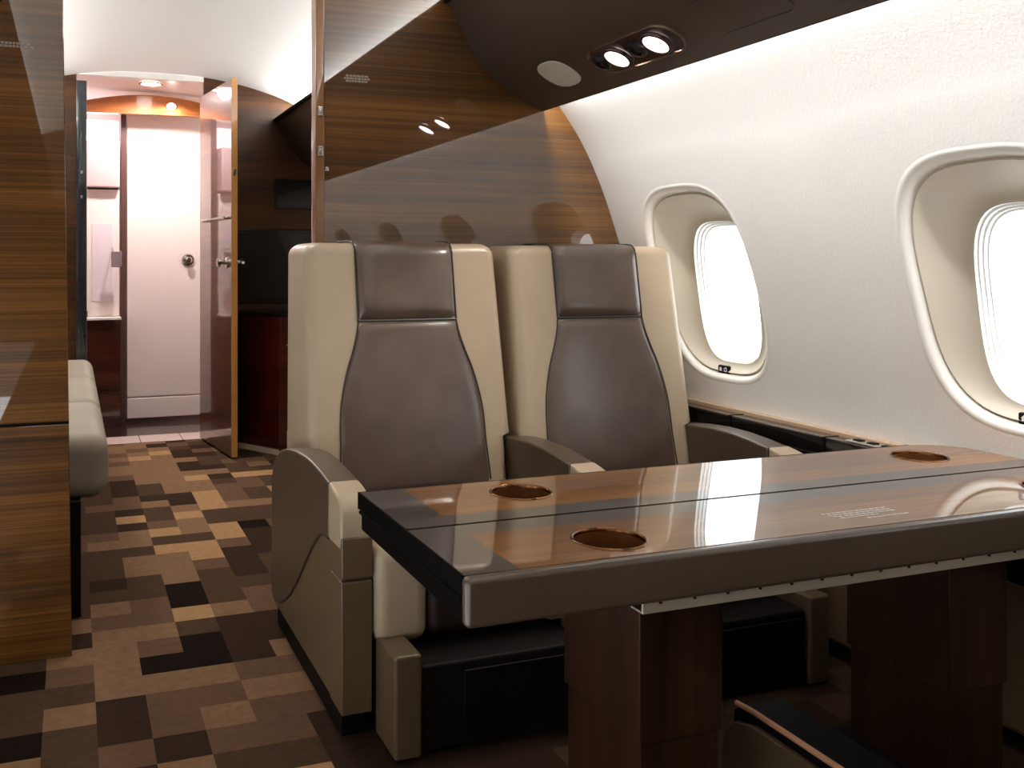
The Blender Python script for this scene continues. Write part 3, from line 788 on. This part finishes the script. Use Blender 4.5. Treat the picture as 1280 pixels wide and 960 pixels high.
# pedestals
def pedestal(x0, x1, y0, y1, zs):
    e = empty('pedestal', (0, 0, 0)); e.parent = tb; e.location = Vector(((x0 + x1) / 2, (y0 + y1) / 2, 0)) - tb.location
    b = B(); rbox(b, x0, x1, y0, y1, zs, .556, .003); obj('upper_sleeve', b, WOODD, e)
    b = B(); rbox(b, x0 + .005, x1 - .005, y0 + .006, y1 - .006, .02, zs, .003); obj('lower_column', b, WOODD, e)
    b = B(); rbox(b, x0 - .02, x1 + .02, y0 - .03, y1 + .03, 0, .02, .006); obj('foot_plate', b, BLACK, e)
    b = B(); rbox(b, x0 - .01, x1 + .01, y0 - .03, y1 + .02, .548, .5562, .002); obj('mounting_plate', b, BLACK, e)
pedestal(.90, 1.07, 1.337, 1.592, .235)
pedestal(1.60, 1.755, 1.337, 1.592, .215)
# low upholstered foot rest below the table
fr = empty('foot_rest', (1.4, 1.36, 0)); tag(fr, 'low tan upholstered foot rest on the floor under the table', 'foot rest')
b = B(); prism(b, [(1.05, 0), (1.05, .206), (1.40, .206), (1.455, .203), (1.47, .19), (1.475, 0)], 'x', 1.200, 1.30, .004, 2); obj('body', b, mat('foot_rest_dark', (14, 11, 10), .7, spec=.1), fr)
b = B(); prism(b, [(1.05, 0), (1.05, .192), (1.40, .192), (1.45, .178), (1.475, .15), (1.485, .11), (1.485, 0)], 'x', 1.183, 1.199, .003, 2); obj('side_panel', b, CREAMD, fr, label='tan side panel')
b = B(); tube(b, [(1.204, y, z) for y, z in ((1.05, .208), (1.35, .208), (1.42, .2075), (1.465, .204))], .0055, 8); obj('piping', b, EDGEP, fr, label='edge piping in bright highlight colour')

# ------------------------------------------------------------------ divan in the forward cabin
sf = empty('divan_sofa', (-.12, 4.2, 0)); tag(sf, 'pale grey divan sofa behind the left wood bulkhead', 'sofa')
for y0, y1 in ((2.93, 3.70), (3.71, 4.50), (4.51, 5.30)):
    b = B(); rbox(b, -.50, .105, y0, y1, .335, .53, .055, 7); obj('seat_cushion', b, SOFAM, sf)
b = B(); rbox(b, -.60, .025, 2.90, 5.32, 0, .345, .004); obj('base', b, BLACK, sf)
b = B(); rbox(b, -.62, -.44, 2.93, 5.30, .5, .95, .05, 4); obj('back_cushion', b, SOFAM, sf)

# ------------------------------------------------------------------ small placards on the veneer
def placard(name, x0, x1, z0, z1, y, label, rows=2):
    b = B(); z = z1
    h = (z1 - z0) / rows; rr = random.Random(rows + 2)
    for k in range(rows):
        x = x0 + (.006 if k % 2 == 0 else 0); zt = z1 - k * h
        while x < x1 - (.008 if k % 2 == 0 else 0):
            w = rr.uniform(.006, .012); rbox(b, x, min(x + w, x1), y - .0008, y + .0006, zt - h * .75, zt); x += w + .002
    return tag(obj(name, b, LABELG), label, 'placard')
placard('printed_placard', .818, .905, 1.625, 1.65, YB, 'small grey printed placard high on the right wood bulkhead', 3)
placard('printed_placard', -.19, -.095, 1.612, 1.628, 2.632, 'small grey printed placard high on the left wood bulkhead', 2)

# ------------------------------------------------------------------ light
def area(name, loc, direction, sx, sy, power, color=(1, 1, 1), spread=PI):
    l = bpy.data.lights.new(name, 'AREA'); l.shape = 'RECTANGLE'; l.size = sx; l.size_y = sy; l.energy = power; l.color = color; l.spread = spread
    o = bpy.data.objects.new(name, l); col.objects.link(o); o.location = loc
    d = Vector(direction).normalized()
    # local -Z along direction, local Y along world Y
    z = -d; y = Vector((0, 1, 0)); x = y.cross(z).normalized(); y = z.cross(x)
    o.rotation_euler = Matrix((x, y, z)).transposed().to_euler()
    return o
WARM = (1, .93, .85); NEUT = (1, .985, .965)
m1, L1 = (Y0 + YB) / 2, YB - Y0 - .1
m2, L2 = (YB + .03 + YF) / 2, YF - YB - .15
for sgn in (1, -1):
    fx_ = (lambda x: x) if sgn > 0 else (lambda x: 2 * CX - x)
    area('cove_strip', (fx_(1.30), m1, 1.925), (-.35 * sgn, 0, 1), .04, L1, 32 if sgn > 0 else 20, NEUT)
    area('wash_strip', (fx_(1.512), m1, 1.665), (.4 * sgn, 0, -1), .025, L1, 30 if sgn > 0 else 4, (.98, .99, 1))
    area('cove_strip', (fx_(1.30), m2, 1.925), (-.35 * sgn, 0, 1), .04, L2, 20, NEUT)
area('vanity_strip', (.1, 6.36, 1.95), (0, -.8, -.6), .3, .05, 6, (1, .86, .86))
for p_, en in (((.455, 5.80, 2.12), 60), ((.6, 6.07, 2.04), 6)):
    l = bpy.data.lights.new('lavatory_spot', 'SPOT'); l.energy = en; l.spot_size = math.radians(165); l.spot_blend = .5; l.shadow_soft_size = .05; l.color = (1, .88, .85)
    o = bpy.data.objects.new('lavatory_spot', l); col.objects.link(o); o.location = p_
for c in lampc:
    l = bpy.data.lights.new('reading_spot', 'SPOT'); l.energy = 9; l.spot_size = math.radians(75); l.spot_blend = .6; l.shadow_soft_size = .03; l.color = WARM
    o = bpy.data.objects.new('reading_spot', l); col.objects.link(o); o.location = c + nv * .02
    o.rotation_euler = (-nv).to_track_quat('Z', 'Y').to_euler()
# downlights added out of sight to brighten the forward cabin aisle
for y in (3.15, 3.75):
    tmp_ = downlight('downlight', .48, y, 2.16, .035, 'round downlight added in the white cabin ceiling to brighten the aisle, out of direct sight')
    l = bpy.data.lights.new('aisle_fill_spot', 'SPOT'); l.energy = 14; l.spot_size = math.radians(120); l.spot_blend = .6; l.shadow_soft_size = .05; l.color = WARM
    o = bpy.data.objects.new('aisle_fill_spot', l); col.objects.link(o); o.location = (.48, y, 2.14)
# daylight
w = bpy.data.worlds.new('daylight'); sc.world = w; w.use_nodes = True
bg = w.node_tree.nodes['Background']; bg.inputs[0].default_value = (.93, .97, 1, 1); bg.inputs[1].default_value = 3.2
for wy in WINY[:5]:
    for sgn in ((1, -1) if wy in WINY[1:3] else (1,)):
        l = bpy.data.lights.new('window_portal', 'AREA'); l.shape = 'RECTANGLE'; l.size = .46; l.size_y = .30
        l.cycles.is_portal = True
        o = bpy.data.objects.new('window_portal', l); col.objects.link(o)
        o.location = (CX + sgn * (2.04 - CX), wy, .955)
        o.rotation_euler = (0, PI / 2 * sgn, 0)

# ------------------------------------------------------------------ camera
cam = bpy.data.cameras.new('camera'); co = bpy.data.objects.new('camera', cam); col.objects.link(co)
F, PX, PY = 1160., 500., 328.
cam.sensor_fit = 'HORIZONTAL'; cam.sensor_width = 36; cam.lens = F / 1280 * 36
cam.shift_x = (640 - PX) / 1280; cam.shift_y = -(480 - PY) / 1280
cam.clip_start = .02
co.location = (0, 0, 1.05); co.rotation_euler = (PI / 2, 0, -math.atan((PX - 90) / F))
sc.camera = co
vs = sc.view_settings; vs.view_transform = 'Standard'; vs.look = 'None'; vs.exposure = .35; vs.gamma = 1; vs.use_curve_mapping = False
sc.cycles.use_denoising = True
sc.cycles.max_bounces = 10; sc.cycles.diffuse_bounces = 5; sc.cycles.glossy_bounces = 5; sc.cycles.transparent_max_bounces = 8
sc.cycles.sample_clamp_indirect = 6
sc.cycles.caustics_reflective = False; sc.cycles.caustics_refractive = False
